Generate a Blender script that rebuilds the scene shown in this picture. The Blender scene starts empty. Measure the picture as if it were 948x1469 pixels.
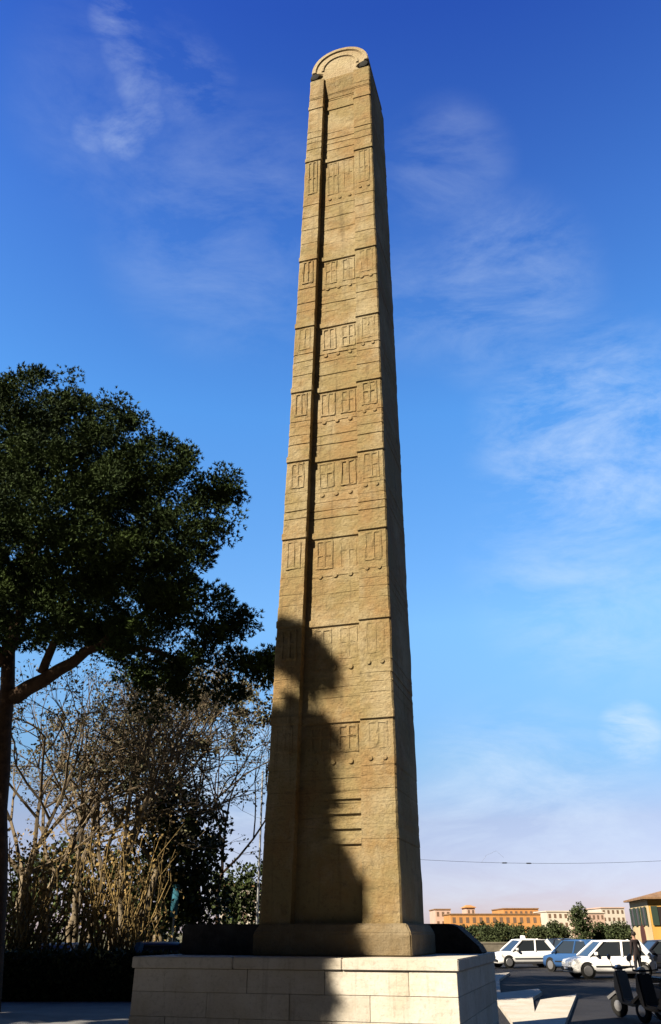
import bpy, bmesh, math, random
import numpy as np
from mathutils import Vector, Matrix
R = math.radians
random.seed(7)
rng = np.random.default_rng(11)
SC = bpy.context.scene
COL = SC.collection

# ------------------------------------------------------------------ camera
PITCH = R(27.85); EYE = 1.75; F = 1142.0; CX, CY = 474.0, 734.5
cd = bpy.data.cameras.new('camera'); cam = bpy.data.objects.new('camera', cd); COL.objects.link(cam)
cd.sensor_fit = 'VERTICAL'; cd.sensor_height = 36.0; cd.lens = F / 1469 * 36.0
cd.clip_start = 0.1; cd.clip_end = 9000
cam.location = (0, 0, EYE); cam.rotation_euler = (math.pi / 2 + PITCH, 0, 0)
SC.camera = cam

# ------------------------------------------------------------------ light
SUN_AZ = R(52)      # to the left of the direction back towards the camera
SUN_EL = R(38)
to_sun = Vector((-math.sin(SUN_AZ) * math.cos(SUN_EL), -math.cos(SUN_AZ) * math.cos(SUN_EL), math.sin(SUN_EL)))
sl = bpy.data.lights.new('sun', 'SUN'); sl.energy = 5.0; sl.angle = R(0.5); sl.color = (1.0, 0.88, 0.70)
so = bpy.data.objects.new('sun', sl); COL.objects.link(so); so.rotation_euler = to_sun.to_track_quat('Z', 'Y').to_euler()
so.location = (-60, -20, 60)
vs = SC.view_settings
vs.view_transform = 'Standard'; vs.look = 'None'; vs.gamma = 1.0; vs.use_curve_mapping = False
vs.exposure = 1.35
SC.cycles.max_bounces = 6

w = bpy.data.worlds.new('World'); SC.world = w; w.use_nodes = True
def build_world():
    nt = w.node_tree; N = nt.nodes; L = nt.links
    N.clear()
    out = N.new('ShaderNodeOutputWorld'); bg = N.new('ShaderNodeBackground'); L.new(bg.outputs[0], out.inputs[0])
    sky = N.new('ShaderNodeTexSky'); sky.sky_type = 'NISHITA'; sky.sun_disc = False
    sky.sun_elevation = SUN_EL; sky.sun_rotation = math.atan2(to_sun.x, to_sun.y) % (2 * math.pi)
    sky.altitude = 50; sky.air_density = 1.0; sky.dust_density = 0.4; sky.ozone_density = 3.0
    bg.inputs[1].default_value = 0.112
    tc = N.new('ShaderNodeTexCoord'); sep = N.new('ShaderNodeSeparateXYZ'); L.new(tc.outputs['Generated'], sep.inputs[0])
    ramp = N.new('ShaderNodeValToRGB'); L.new(sep.outputs[2], ramp.inputs[0])
    els = ramp.color_ramp.elements
    stops = [(0.0, (0.38, 0.31, 0.41)), (0.04, (0.38, 0.32, 0.43)), (0.114, (0.44, 0.37, 0.42)), (0.18, (0.38, 0.47, 0.52)), (0.335, (0.58, 0.80, 0.88)),
             (0.567, (0.43, 0.83, 1.10)), (0.72, (0.30, 0.58, 1.00)), (0.865, (0.14, 0.30, 0.80)), (1.0, (0.10, 0.22, 0.7))]
    while len(els) < len(stops): els.new(0.5)
    for e, (p, c) in zip(els, stops): e.position = p; e.color = (*c, 1)
    mul = N.new('ShaderNodeMixRGB'); mul.blend_type = 'MULTIPLY'; mul.inputs[0].default_value = 1
    L.new(sky.outputs[0], mul.inputs[1]); L.new(ramp.outputs[0], mul.inputs[2])
    # sky behind the camera darkened by hand to deepen the shadows
    back = N.new('ShaderNodeMapRange'); back.interpolation_type = 'SMOOTHSTEP'; L.new(sep.outputs[1], back.inputs[0])
    back.inputs[1].default_value = .0; back.inputs[2].default_value = .48; back.inputs[3].default_value = .05; back.inputs[4].default_value = 1.0
    mb_ = N.new('ShaderNodeMixRGB'); mb_.blend_type = 'MULTIPLY'; mb_.inputs[0].default_value = 1; L.new(mul.outputs[0], mb_.inputs[1]); L.new(back.outputs[0], mb_.inputs[2]); mul = mb_
    # cirrus: stretched warped noise, gathered in a few patches of the sky
    mp = N.new('ShaderNodeMapping'); mp.inputs['Rotation'].default_value = (0.3, 0.75, 0.35); mp.inputs['Scale'].default_value = (2.6, 3.6, 8.0)
    L.new(tc.outputs['Generated'], mp.inputs[0])
    n1 = N.new('ShaderNodeTexNoise'); n1.inputs['Scale'].default_value = 2.1; n1.inputs['Detail'].default_value = 9; n1.inputs['Roughness'].default_value = 0.66; n1.inputs['Distortion'].default_value = 0.35
    L.new(mp.outputs[0], n1.inputs[0])
    cr = N.new('ShaderNodeMapRange'); cr.inputs[1].default_value = 0.40; cr.inputs[2].default_value = 0.72; L.new(n1.outputs[0], cr.inputs[0])
    def blob(d, cos_in, cos_out, amt):
        d = Vector(d).normalized()
        dp = N.new('ShaderNodeVectorMath'); dp.operation = 'DOT_PRODUCT'; L.new(tc.outputs['Generated'], dp.inputs[0]); dp.inputs[1].default_value = d
        m = N.new('ShaderNodeMapRange'); m.interpolation_type = 'SMOOTHSTEP'
        m.inputs[1].default_value = cos_out; m.inputs[2].default_value = cos_in; m.inputs[4].default_value = amt
        L.new(dp.outputs['Value'], m.inputs[0]); return m.outputs[0]
    def ray(px, py):
        u = (CY - py) / F
        return ((px - CX) / F, math.cos(PITCH) - u * math.sin(PITCH), math.sin(PITCH) + u * math.cos(PITCH))
    masks = [blob(ray(860, 640), .9995, .985, .55), blob(ray(720, 420), .9995, .991, .24), blob(ray(610, 430), 1, .995, .16), blob(ray(180, 160), .9995, .990, .10), blob(ray(166, 30), 1, .9994, .34), blob(ray(178, 75), 1, .9995, .34), blob(ray(200, 120), 1, .9994, .34), blob(ray(205, 165), 1, .9995, .36), blob(ray(175, 192), 1, .9994, .42), blob(ray(130, 190), 1, .9996, .26), blob(ray(270, 120), 1, .998, .2),
             blob(ray(330, 330), .9995, .984, .15), blob(ray(905, 1055), 1, .9990, 1.0), blob(ray(760, 1215), .9995, .982, .55), blob(ray(340, 1180), .9995, .985, .7),
             blob(ray(640, 245), .9999, .996, .16), blob(ray(850, 820), .9995, .985, .3)]
    acc = masks[0]
    for m in masks[1:]:
        a = N.new('ShaderNodeMath'); a.operation = 'MAXIMUM'; L.new(acc, a.inputs[0]); L.new(m, a.inputs[1]); acc = a.outputs[0]
    a = N.new('ShaderNodeMath'); a.operation = 'MULTIPLY'; L.new(acc, a.inputs[0]); L.new(cr.outputs[0], a.inputs[1])
    mix = N.new('ShaderNodeMixRGB'); L.new(a.outputs[0], mix.inputs[0]); L.new(mul.outputs[0], mix.inputs[1]); mix.inputs[2].default_value = (2.75, 3.2, 3.75, 1)
    L.new(mix.outputs[0], bg.inputs[0])
build_world()

# ------------------------------------------------------------------ helpers
def at(px, py, Y=None, Z=None):
    """world point seen at a photo pixel, at depth Y or height Z"""
    u = (CY - py) / F
    d = Vector(((px - CX) / F, math.cos(PITCH) - u * math.sin(PITCH), math.sin(PITCH) + u * math.cos(PITCH)))
    t = Y / d.y if Y is not None else (Z - EYE) / d.z
    return Vector((0, 0, EYE)) + d * t

def mat(name, col, rough=0.8, metal=0.0, var=0.0, scale=3.0, col2=None, bump=0.0, bscale=20.0, spec=0.3, coords='Object', island=0.0, trans=0.0):
    m = bpy.data.materials.new(name); m.use_nodes = True
    N = m.node_tree.nodes; L = m.node_tree.links; b = N['Principled BSDF']
    b.inputs['Base Color'].default_value = (*col, 1); b.inputs['Roughness'].default_value = rough; b.inputs['Metallic'].default_value = metal
    b.inputs['Specular IOR Level'].default_value = spec
    if trans: b.inputs['Transmission Weight'].default_value = trans
    tc = N.new('ShaderNodeTexCoord'); src = None
    if var or col2:
        n = N.new('ShaderNodeTexNoise'); n.inputs['Scale'].default_value = scale; n.inputs['Detail'].default_value = 8; n.inputs['Roughness'].default_value = .65
        L.new(tc.outputs[coords], n.inputs['Vector'])
        r = N.new('ShaderNodeValToRGB'); L.new(n.outputs[0], r.inputs[0])
        c2 = col2 or tuple(c * (1 + var) for c in col); c1 = col if col2 else tuple(c * (1 - var) for c in col)
        r.color_ramp.elements[0].position = .35; r.color_ramp.elements[0].color = (*c1, 1)
        r.color_ramp.elements[1].position = .68; r.color_ramp.elements[1].color = (*c2, 1)
        src = r.outputs[0]; L.new(src, b.inputs['Base Color'])
    if island:
        g = N.new('ShaderNodeNewGeometry'); h = N.new('ShaderNodeHueSaturation')
        mr = N.new('ShaderNodeMapRange'); mr.inputs[3].default_value = 1 - island; mr.inputs[4].default_value = 1 + island
        L.new(g.outputs['Random Per Island'], mr.inputs[0]); L.new(mr.outputs[0], h.inputs['Value'])
        if src: L.new(src, h.inputs['Color'])
        else: h.inputs['Color'].default_value = (*col, 1)
        L.new(h.outputs[0], b.inputs['Base Color'])
    if bump:
        n = N.new('ShaderNodeTexNoise'); n.inputs['Scale'].default_value = bscale; n.inputs['Detail'].default_value = 9; n.inputs['Roughness'].default_value = .7
        L.new(tc.outputs[coords], n.inputs['Vector'])
        bp = N.new('ShaderNodeBump'); bp.inputs['Strength'].default_value = bump; bp.inputs['Distance'].default_value = .05
        L.new(n.outputs[0], bp.inputs['Height']); L.new(bp.outputs[0], b.inputs['Normal'])
    return m

def link(name, me, m, parent=None, smooth=False):
    o = bpy.data.objects.new(name, me); COL.objects.link(o)
    for k in (m if isinstance(m, (list, tuple)) else [m]):
        if k: me.materials.append(k)
    if smooth: me.polygons.foreach_set('use_smooth', [True] * len(me.polygons))
    if parent: o.parent = parent
    return o

class MB:
    def __init__(s): s.v = []; s.f = []
    def add(s, vs, fs):
        n = len(s.v); s.v += [tuple(p) for p in vs]; s.f += [tuple(i + n for i in f) for f in fs]; return s
    def box(s, x0, x1, y0, y1, z0, z1):
        return s.add([(x0, y0, z0), (x1, y0, z0), (x1, y1, z0), (x0, y1, z0), (x0, y0, z1), (x1, y0, z1), (x1, y1, z1), (x0, y1, z1)],
                     [(3, 2, 1, 0), (4, 5, 6, 7), (0, 1, 5, 4), (1, 2, 6, 5), (2, 3, 7, 6), (3, 0, 4, 7)])
    def prism(s, pts, a0, a1, axis='y'):
        """polygon pts (p,q) swept along an axis: y: (x,z), x: (y,z), z: (x,y)"""
        n = len(pts)
        def P(p, q, a): return {'y': (p, a, q), 'x': (a, p, q), 'z': (p, q, a)}[axis]
        vs = [P(p, q, a0) for p, q in pts] + [P(p, q, a1) for p, q in pts]
        return s.add(vs, [tuple(range(n)), tuple(range(2 * n - 1, n - 1, -1))] + [(i, i + n, (i + 1) % n + n, (i + 1) % n) for i in range(n)])
    def tube(s, pts, rad, n=6, caps=True):
        pts = [Vector(p) for p in pts]; k = len(pts); vs = []; fs = []
        rad = rad if isinstance(rad, (list, tuple)) else [rad] * k
        for i, p in enumerate(pts):
            d = (pts[min(i + 1, k - 1)] - pts[max(i - 1, 0)])
            d = d.normalized() if d.length > 1e-9 else Vector((0, 0, 1))
            a = d.orthogonal().normalized() if abs(d.z) > .95 or True else None
            ref = Vector((0, 1, 0)) if abs(d.y) < .9 else Vector((1, 0, 0))
            a = d.cross(ref).normalized(); b = d.cross(a)
            vs += [p + (a * math.cos(t) + b * math.sin(t)) * rad[i] for t in [2 * math.pi * j / n for j in range(n)]]
        for i in range(k - 1):
            for j in range(n):
                fs.append((i * n + j, i * n + (j + 1) % n, (i + 1) * n + (j + 1) % n, (i + 1) * n + j))
        if caps: fs += [tuple(range(n))[::-1], tuple(range((k - 1) * n, k * n))]
        return s.add(vs, fs)
    def lathe(s, prof, n=16, c=(0, 0, 0), axis='z'):
        vs = []; fs = []; k = len(prof)
        for r, h in prof:
            for j in range(n):
                t = 2 * math.pi * j / n; x, y = r * math.cos(t), r * math.sin(t)
                p = {'z': (x, y, h), 'y': (x, h, y), 'x': (h, x, y)}[axis]
                vs.append((p[0] + c[0], p[1] + c[1], p[2] + c[2]))
        for i in range(k - 1):
            for j in range(n): fs.append((i * n + j, i * n + (j + 1) % n, (i + 1) * n + (j + 1) % n, (i + 1) * n + j))
        fs += [tuple(range(n))[::-1], tuple(range((k - 1) * n, k * n))]
        return s.add(vs, fs)
    def loft(s, rings, closed=True):
        n = len(rings[0]); vs = [p for r in rings for p in r]; fs = []
        for i in range(len(rings) - 1):
            for j in range(n): fs.append((i * n + j, i * n + (j + 1) % n, (i + 1) * n + (j + 1) % n, (i + 1) * n + j))
        fs += [tuple(range(n))[::-1], tuple(range((len(rings) - 1) * n, len(rings) * n))]
        return s.add(vs, fs)
    def grid(s, us, zs, solid, y0, y1):
        """relief of solid cells (connected) between depth y0 (front) and y1 (back)"""
        idx = {}
        def V(i, j, k):
            key = (i, j, k)
            if key not in idx: idx[key] = len(s.v); s.v.append((us[i], (y0, y1)[k], zs[j]))
            return idx[key]
        S = lambda i, j: 0 <= i < len(us) - 1 and 0 <= j < len(zs) - 1 and solid(i, j)
        for i in range(len(us) - 1):
            for j in range(len(zs) - 1):
                if not S(i, j): continue
                s.f.append((V(i, j, 0), V(i + 1, j, 0), V(i + 1, j + 1, 0), V(i, j + 1, 0)))
                s.f.append((V(i, j, 1), V(i, j + 1, 1), V(i + 1, j + 1, 1), V(i + 1, j, 1)))
                if not S(i - 1, j): s.f.append((V(i, j, 1), V(i, j, 0), V(i, j + 1, 0), V(i, j + 1, 1)))
                if not S(i + 1, j): s.f.append((V(i + 1, j, 0), V(i + 1, j, 1), V(i + 1, j + 1, 1), V(i + 1, j + 1, 0)))
                if not S(i, j - 1): s.f.append((V(i, j, 1), V(i + 1, j, 1), V(i + 1, j, 0), V(i, j, 0)))
                if not S(i, j + 1): s.f.append((V(i, j + 1, 0), V(i + 1, j + 1, 0), V(i + 1, j + 1, 1), V(i, j + 1, 1)))
        return s
    def build(s, name, m, parent=None, smooth=False, bevel=0.0, fix=True):
        me = bpy.data.meshes.new(name); me.from_pydata(s.v, [], s.f)
        if fix:
            bm = bmesh.new(); bm.from_mesh(me); bmesh.ops.recalc_face_normals(bm, faces=bm.faces[:])
            if bevel: bmesh.ops.bevel(bm, geom=[e for e in bm.edges if len(e.link_faces) == 2 and e.calc_face_angle(0) > .5], offset=bevel, segments=2, affect='EDGES', clamp_overlap=True)
            bm.to_mesh(me); bm.free()
        return link(name, me, m, parent, smooth)

def tag(o, label=None, cat=None, group=None, kind=None):
    if label: o['label'] = label
    if cat: o['category'] = cat
    if group: o['group'] = group
    if kind: o['kind'] = kind
    return o
def thing(name, label, cat, loc=(0, 0, 0), rz=0.0, group=None):
    o = bpy.data.objects.new(name, None); COL.objects.link(o); o.location = loc; o.rotation_euler = (0, 0, rz); o.empty_display_size = .3
    return tag(o, label, cat, group)
def copy_tree(o, parent=None, kids=None):
    kids = kids or KIDS()
    c = o.copy(); COL.objects.link(c)
    if parent: c.parent = parent
    for ch in kids.get(o.name, []): copy_tree(ch, c, kids)
    return c
def KIDS():
    k = {}
    for o in bpy.data.objects:
        if o.parent: k.setdefault(o.parent.name, []).append(o)
    return k

# ------------------------------------------------------------------ materials
def stone_mat(name, base, dark, orange, pale, sc=1.0, bk=1.0, tone=0.0):
    m = bpy.data.materials.new(name); m.use_nodes = True
    N = m.node_tree.nodes; L = m.node_tree.links; b = N['Principled BSDF']; b.inputs['Roughness'].default_value = .9; b.inputs['Specular IOR Level'].default_value = .15
    tc = N.new('ShaderNodeTexCoord')
    def noise(scale, det=8, rough=.62, stretch=None, dist=0):
        n = N.new('ShaderNodeTexNoise'); n.inputs['Scale'].default_value = scale; n.inputs['Detail'].default_value = det; n.inputs['Roughness'].default_value = rough; n.inputs['Distortion'].default_value = dist
        if stretch:
            mp = N.new('ShaderNodeMapping'); mp.inputs['Scale'].default_value = stretch; L.new(tc.outputs['Object'], mp.inputs[0]); L.new(mp.outputs[0], n.inputs['Vector'])
        else: L.new(tc.outputs['Object'], n.inputs['Vector'])
        return n.outputs[0]
    def rng_(src, a, c, o0=0.0, o1=1.0):
        r = N.new('ShaderNodeMapRange'); L.new(src, r.inputs[0]); r.inputs[1].default_value = a; r.inputs[2].default_value = c; r.inputs[3].default_value = o0; r.inputs[4].default_value = o1; return r.outputs[0]
    def mix(f, a, c):
        x = N.new('ShaderNodeMixRGB'); L.new(f, x.inputs[0])
        for i, s in ((1, a), (2, c)):
            if isinstance(s, tuple): x.inputs[i].default_value = (*s, 1)
            else: L.new(s, x.inputs[i])
        return x.outputs[0]
    c = mix(rng_(noise(1.1 * sc), .42, .60), base, orange)
    c = mix(rng_(noise(.7 * sc, 8, .68), .47, .64, 0, .8), c, pale)
    c = mix(rng_(noise(1.0, 7, .65, (7 * sc, 7 * sc, .45 * sc)), .56, .78, 0, .65), c, dark)      # rain streaks
    c = mix(rng_(noise(11 * sc, 8, .8), .52, .74, 0, .7), c, dark)
    c = mix(rng_(noise(3.2 * sc, 8, .75), .56, .74, 0, .5), c, dark)                                # pits and lichen
    c = mix(rng_(noise(1.0, 5, .6, (1.2, 1.2, 9.0)), .58, .8, 0, .35), c, dark)                    # layered bands
    if tone:
        oi = N.new('ShaderNodeObjectInfo'); hs = N.new('ShaderNodeHueSaturation'); L.new(rng_(oi.outputs['Random'], 0, 1, 1 - tone, 1 + tone * .4), hs.inputs['Value']); L.new(c, hs.inputs['Color']); c = hs.outputs[0]
    L.new(c, b.inputs['Base Color'])
    b1 = N.new('ShaderNodeBump'); b1.inputs['Strength'].default_value = .85 * bk; b1.inputs['Distance'].default_value = .05; L.new(noise(9, 10, .72), b1.inputs['Height'])
    b2 = N.new('ShaderNodeBump'); b2.inputs['Strength'].default_value = .25 * bk; b2.inputs['Distance'].default_value = .05; L.new(noise(1.0, 6, .6, (3, 3, 16)), b2.inputs['Height']); L.new(b1.outputs[0], b2.inputs['Normal'])
    L.new(b2.outputs[0], b.inputs['Normal'])
    return m
M = {}
M['stele'] = stone_mat('weathered_tan_stone', (.226, .175, .083), (.062, .048, .030), (.236, .156, .070), (.335, .28, .175))
M['crown'] = stone_mat('weathered_pale_stone', (.34, .28, .17), (.15, .115, .07), (.29, .22, .13), (.40, .34, .24))
M['base'] = stone_mat('weathered_brown_stone', (.17, .13, .075), (.06, .05, .032), (.16, .115, .06), (.21, .17, .11), 2)
M['slab_stone'] = mat('dark_slab_stone', (0.038, 0.035, 0.032), .95, var=.5, scale=5, bump=.6, bscale=12)  # slab stone in a darker tone than the footing
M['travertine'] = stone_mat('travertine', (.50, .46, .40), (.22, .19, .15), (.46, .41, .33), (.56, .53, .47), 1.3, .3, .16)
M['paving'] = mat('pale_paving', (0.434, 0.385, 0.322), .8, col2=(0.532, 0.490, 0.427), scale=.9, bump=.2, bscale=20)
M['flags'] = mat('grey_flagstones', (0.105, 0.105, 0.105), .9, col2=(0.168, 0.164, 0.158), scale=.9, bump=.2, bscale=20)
M['notch_dark'] = mat('notch_shade_black', (0.008, 0.008, 0.007), .9)  # colour for the shade inside the crown notches
M['asphalt'] = mat('asphalt', (0.015, 0.015, 0.018), .9, col2=(0.028, 0.027, 0.029), scale=.6, bump=.3, bscale=60, spec=.15)
M['grass'] = mat('worn_grass', (0.025, 0.032, 0.010), .95, col2=(0.052, 0.049, 0.021), scale=.8, bump=.5, bscale=30)
M['field'] = mat('dry_field', (0.070, 0.077, 0.032), .95, col2=(0.126, 0.105, 0.056), scale=.08)
M['bark'] = mat('pine_bark', (0.035, 0.021, 0.013), .95, col2=(0.084, 0.049, 0.028), scale=5, bump=.8, bscale=14)
M['bark2'] = mat('grey_bark', (0.119, 0.095, 0.063), .95, col2=(0.210, 0.168, 0.112), scale=6, bump=.5, bscale=20)
M['twig'] = mat('bare_twigs', (0.105, 0.081, 0.052), .95, col2=(0.182, 0.140, 0.091), scale=2)
M['gold'] = mat('dry_golden_stems', (0.112, 0.081, 0.028), .9, col2=(0.238, 0.161, 0.063), scale=1.2, island=.5)
M['needle'] = mat('pine_needles', (.012, .024, .008), .8, col2=(.052, .080, .018), scale=.9, island=.4, spec=.15)
M['leaf'] = mat('evergreen_leaves', (.022, .034, .010), .7, col2=(.045, .060, .018), scale=.7, island=.4, spec=.2)
M['dryleaf'] = mat('sparse_leaves', (0.070, 0.077, 0.042), .8, col2=(0.140, 0.112, 0.063), scale=.6, island=.4)
M['fartree'] = mat('far_foliage', (0.028, 0.041, 0.014), .9, col2=(0.052, 0.064, 0.025), scale=.3, island=.4)
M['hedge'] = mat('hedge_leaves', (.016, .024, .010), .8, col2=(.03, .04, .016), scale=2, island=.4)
M['glass'] = mat('car_glass', (.02, .025, .03), .08, spec=.6)
M['tyre'] = mat('tyre_rubber', (0.010, 0.010, 0.010), .9)
M['rim'] = mat('wheel_metal', (.45, .45, .46), .35, .8)
M['white'] = mat('white_paint', (.80, .80, .80), .3, var=.03, scale=2, spec=.5)
M['blue'] = mat('blue_paint', (0.025, 0.070, 0.182), .3, spec=.5)
M['darkcar'] = mat('dark_paint', (0.013, 0.014, 0.020), .3, spec=.5)
M['greycar'] = mat('dull_grey_paint', (.10, .10, .105), .45, spec=.4)
M['navy'] = mat('navy_paint', (0.014, 0.025, 0.049), .35, spec=.5)
M['lamp'] = mat('headlight_glass', (.75, .75, .72), .15, spec=.6)
M['red'] = mat('tail_light_red', (0.245, 0.014, 0.014), .25, spec=.5)
M['black'] = mat('black_plastic', (0.014, 0.014, 0.014), .6)
M['steel'] = mat('grey_metal', (.32, .33, .34), .45, .7)
M['orange'] = mat('orange_render', (0.420, 0.203, 0.070), .9, var=.15, scale=.2)
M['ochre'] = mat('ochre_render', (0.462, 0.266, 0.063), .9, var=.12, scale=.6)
M['sunlit_ochre'] = mat('sunlit_ochre_render', (0.462, 0.364, 0.210), .9, var=.12, scale=.6)  # lit side of the ochre house, sunlight put into the colour
M['pink'] = mat('pinkish_render', (0.434, 0.308, 0.252), .9, var=.1, scale=.2)
M['pale'] = mat('pale_render', (0.476, 0.434, 0.378), .9, var=.08, scale=.3)
M['roof'] = mat('brown_roof_tiles', (0.210, 0.126, 0.070), .9, var=.3, scale=2)
M['shutter'] = mat('dark_green_shutter', (0.021, 0.038, 0.028), .7)
M['dkopen'] = mat('window_dark', (0.025, 0.021, 0.021), .3)
M['farwin'] = mat('far_window_brown', (.13, .085, .06), .6)
M['wall'] = mat('grey_brown_wall', (.13, .115, .09), .9, var=.3, scale=1.5)
M['door'] = mat('dark_red_wood', (0.063, 0.021, 0.014), .7)
M['sign'] = mat('teal_sign_face', (.05, .20, .28), .5)
M['globe'] = mat('opal_globe', (.8, .8, .78), .3)
M['skin'] = mat('skin', (0.280, 0.168, 0.119), .6)
M['cloth'] = mat('dark_clothes', (0.021, 0.015, 0.017), .9, var=.3, scale=6)
M['trouser'] = mat('dark_trousers', (0.014, 0.014, 0.020), .9)
M['hair'] = mat('dark_hair', (0.014, 0.010, 0.007), .7)

# ------------------------------------------------------------------ ground
def sheet(name, pts, z, m, h=0.0):
    b = MB()
    if h: b.prism([(p[0], p[1]) for p in pts], z, z + h, 'z')
    else: b.add([(p[0], p[1], z) for p in pts], [tuple(range(len(pts)))])
    return tag(b.build(name, m), kind='structure')
sheet('ground', [(-4000, -300), (4000, -300), (4000, 6000), (-4000, 6000)], 0, M['asphalt'])
sheet('field', [(-1500, 130), (1500, 130), (1500, 3000), (-1500, 3000)], .008, M['field'])
sheet('lawn', [(-70, 25.5), (-3.2, 25.5), (-1.0, 60), (-4, 125), (-70, 125)], .006, M['grass'])
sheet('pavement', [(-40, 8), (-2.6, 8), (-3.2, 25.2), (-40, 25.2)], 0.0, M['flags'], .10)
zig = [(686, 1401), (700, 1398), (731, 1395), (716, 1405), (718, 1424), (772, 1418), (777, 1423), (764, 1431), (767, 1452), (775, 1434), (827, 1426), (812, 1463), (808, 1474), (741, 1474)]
sheet('pale_zigzag_wedges', [at(x, y, Z=.09) for x, y in zig], 0.0, M['travertine'], .09)  # pale zigzag wedges with a guessed outline

# ------------------------------------------------------------------ the stele
AL = 0.2883; C0 = Vector((0.04, 14.23, 0)); ZB = 1.873; H = 21.5; LEAN = .258
W0, W1, D0, D1 = 2.385, 1.75, 1.85, 1.74
r_ = Vector((math.cos(AL), -math.sin(AL), 0)); b_ = Vector((math.sin(AL), math.cos(AL), 0))
def fp(px, py, v=0.0):
    """(u, z above the stele's foot) of a photo pixel on its front plane"""
    u = (CY - py) / F
    d = Vector(((px - CX) / F, math.cos(PITCH) - u * math.sin(PITCH), math.sin(PITCH) + u * math.cos(PITCH)))
    o = Vector((0, 0, EYE)) - C0 - Vector((0, 0, ZB))
    t = (v - o.dot(b_)) / d.dot(b_)
    p = o + d * t
    return p.dot(r_), p.z
def stele():
    root = thing('obelisk', 'tall carved stone stele with a rounded top and false storeys on its front', 'obelisk', C0 + Vector((0, 0, ZB)), -AL)
    REC = .165
    cen = lambda z: -.077 + (LEAN + .03) * z / H
    wid = lambda z: W0 + (W1 - W0) * z / H
    dep = lambda z: D0 + (D1 - D0) * z / H
    vf = lambda z: (D0 - dep(z)) * .45          # front batter
    U = lambda z, f: cen(z) + wid(z) * (f - .5)
    FA, FB = .232, .735
    lines = [fp(x, y)[1] for x, y in ((545, 1022), (540, 880), (535, 752), (530, 640), (525, 540), (522, 447), (515, 352), (505, 212), (500, 138))]
    # horizontal courses cut into the shaft
    cuts = []
    prev = 0.9
    for i, z in enumerate(lines + [H]):
        n = 4 if i else 7
        top = z - (z - prev) * (.40 if i else .30)
        for k in range(n):
            zz = prev + .25 + (top - prev - .3) * (k + .5) / n + random.uniform(-.04, .04)
            cuts.append((zz, random.choice([.004, .006, .010, .014]), random.choice([.015, .02, .03])))
        prev = z
    rows = [(z, 0.0) for z in np.arange(0, H + .001, .22)]
    for zz, d, w_ in cuts:
        rows = [q for q in rows if abs(q[0] - zz) > w_ / 2 + .03]
        rows += [(zz - w_ / 2 - .004, 0), (zz - w_ / 2, d), (zz + w_ / 2, d), (zz + w_ / 2 + .004, 0)]
    rows.sort(); rec_ = lambda z: REC * (1 - .7 * min(1, max(0, (z - H + .8) / .7)))
    if rows[-1][0] < H: rows.append((H, 0))
    rings = []
    for z, g in rows:
        j = lambda s: (rng.random() - .5) * s
        v = vf(z) + g; D = vf(z) + dep(z)
        eL, eR = j(.014), j(.014)
        rings.append([(U(z, 0) + eL + .03, v, z), (U(z, .06), v + j(.008), z), (U(z, .15), v + j(.008), z), (U(z, FA) + j(.014), v, z), (U(z, FA) + .012, v + rec_(z), z), (U(z, .40), v + rec_(z) + j(.01), z), (U(z, .56), v + rec_(z) + j(.01), z),
                      (U(z, FB) - .012, v + rec_(z), z), (U(z, FB) + j(.012), v, z), (U(z, .86), v + j(.008), z), (U(z, 1) - .03 + eR, v, z),
                      (U(z, 1) + eR, v + .03, z), (U(z, 1) + eR - g * .3, vf(z) + dep(z) * .5, z), (U(z, 1) + eR, D, z), (U(z, 0) + eL, D, z), (U(z, 0) + eL + g * .6, vf(z) + dep(z) * .5, z), (U(z, 0) + eL, v + .03, z)])
    rings = [[(x + .004 * math.sin(1.9 * z + 2.1) * (k in (0, 16, 15, 14)) + .004 * math.sin(2.7 * z + .4) * (k in (10, 11, 12, 13)), y, z + (.007 * math.sin(3.1 * x + 1.7 * round(z * .7)) + .003 * math.sin(9 * x + 5 * z)) * (0 < i < len(rings) - 1)) for k, (x, y, z) in enumerate(rg)] for i, rg in enumerate(rings)]
    MB().loft(rings).build('shaft', M['stele'], root)
    # storey beams: a moulding over each row of windows, stepping with the bays
    for i, z in enumerate(lines):
        z1 = z + .05; z0 = z - .10
        b = MB(); v = vf(z)
        p = .03 if i < 8 else .02
        prof = [(U(z, 0) - .004, v - p), (U(z, FA) + .02, v - p), (U(z, FA) + .02, v + REC - p), (U(z, FB) - .02, v + REC - p), (U(z, FB) - .02, v - p), (U(z, 1) + .004, v - p), (U(z, 1) + .004, v + .12), (U(z, FB) + .05, v + .14), (U(z, FB) + .05, v + REC + .04), (U(z, FA) - .05, v + REC + .04), (U(z, FA) - .05, v + .14), (U(z, 0) - .004, v + .12)]
        b.prism(prof, z0, z1, 'z'); b.build('storey_beam', M['stele'], root, bevel=.012)
        # beam ends under the beam
        if i >= 8: continue
        nxt = lines[i - 1] if i else 0.3
        hh = (z - nxt) * .34 if i else (z - .3) * .16
        zt = z - .13; zb = zt - hh
        def window(f0, f1, v):
            u0, u1 = U(zt, f0), U(zt, f1); t = .05
            us = [u0, u0 + t, (u0 + u1) / 2 - .03, (u0 + u1) / 2 + .03, u1 - t, u1]
            zm = zb + hh * rng.uniform(.45, .6); cross = rng.random() < .45
            zs = [zb, zb + t, zm - .02, zm + .02, zt - t, zt]
            m_ = MB().grid(us, zs, lambda a, c: a in (0, 2, 4) or c in (0, 4) or (c == 2 and cross), v - rng.uniform(.006, .022), v + .03)
            m_.v = [(x + rng.normal(0, .004), y + rng.normal(0, .004), q + rng.normal(0, .005)) for x, y, q in m_.v]
            m_.build('false_window', M['stele'], root, bevel=.008)
        window(.045, .19, vf(z)); window(.31, .475, vf(z) + REC); window(.535, .70, vf(z) + REC); window(.785, .95, vf(z))
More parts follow.
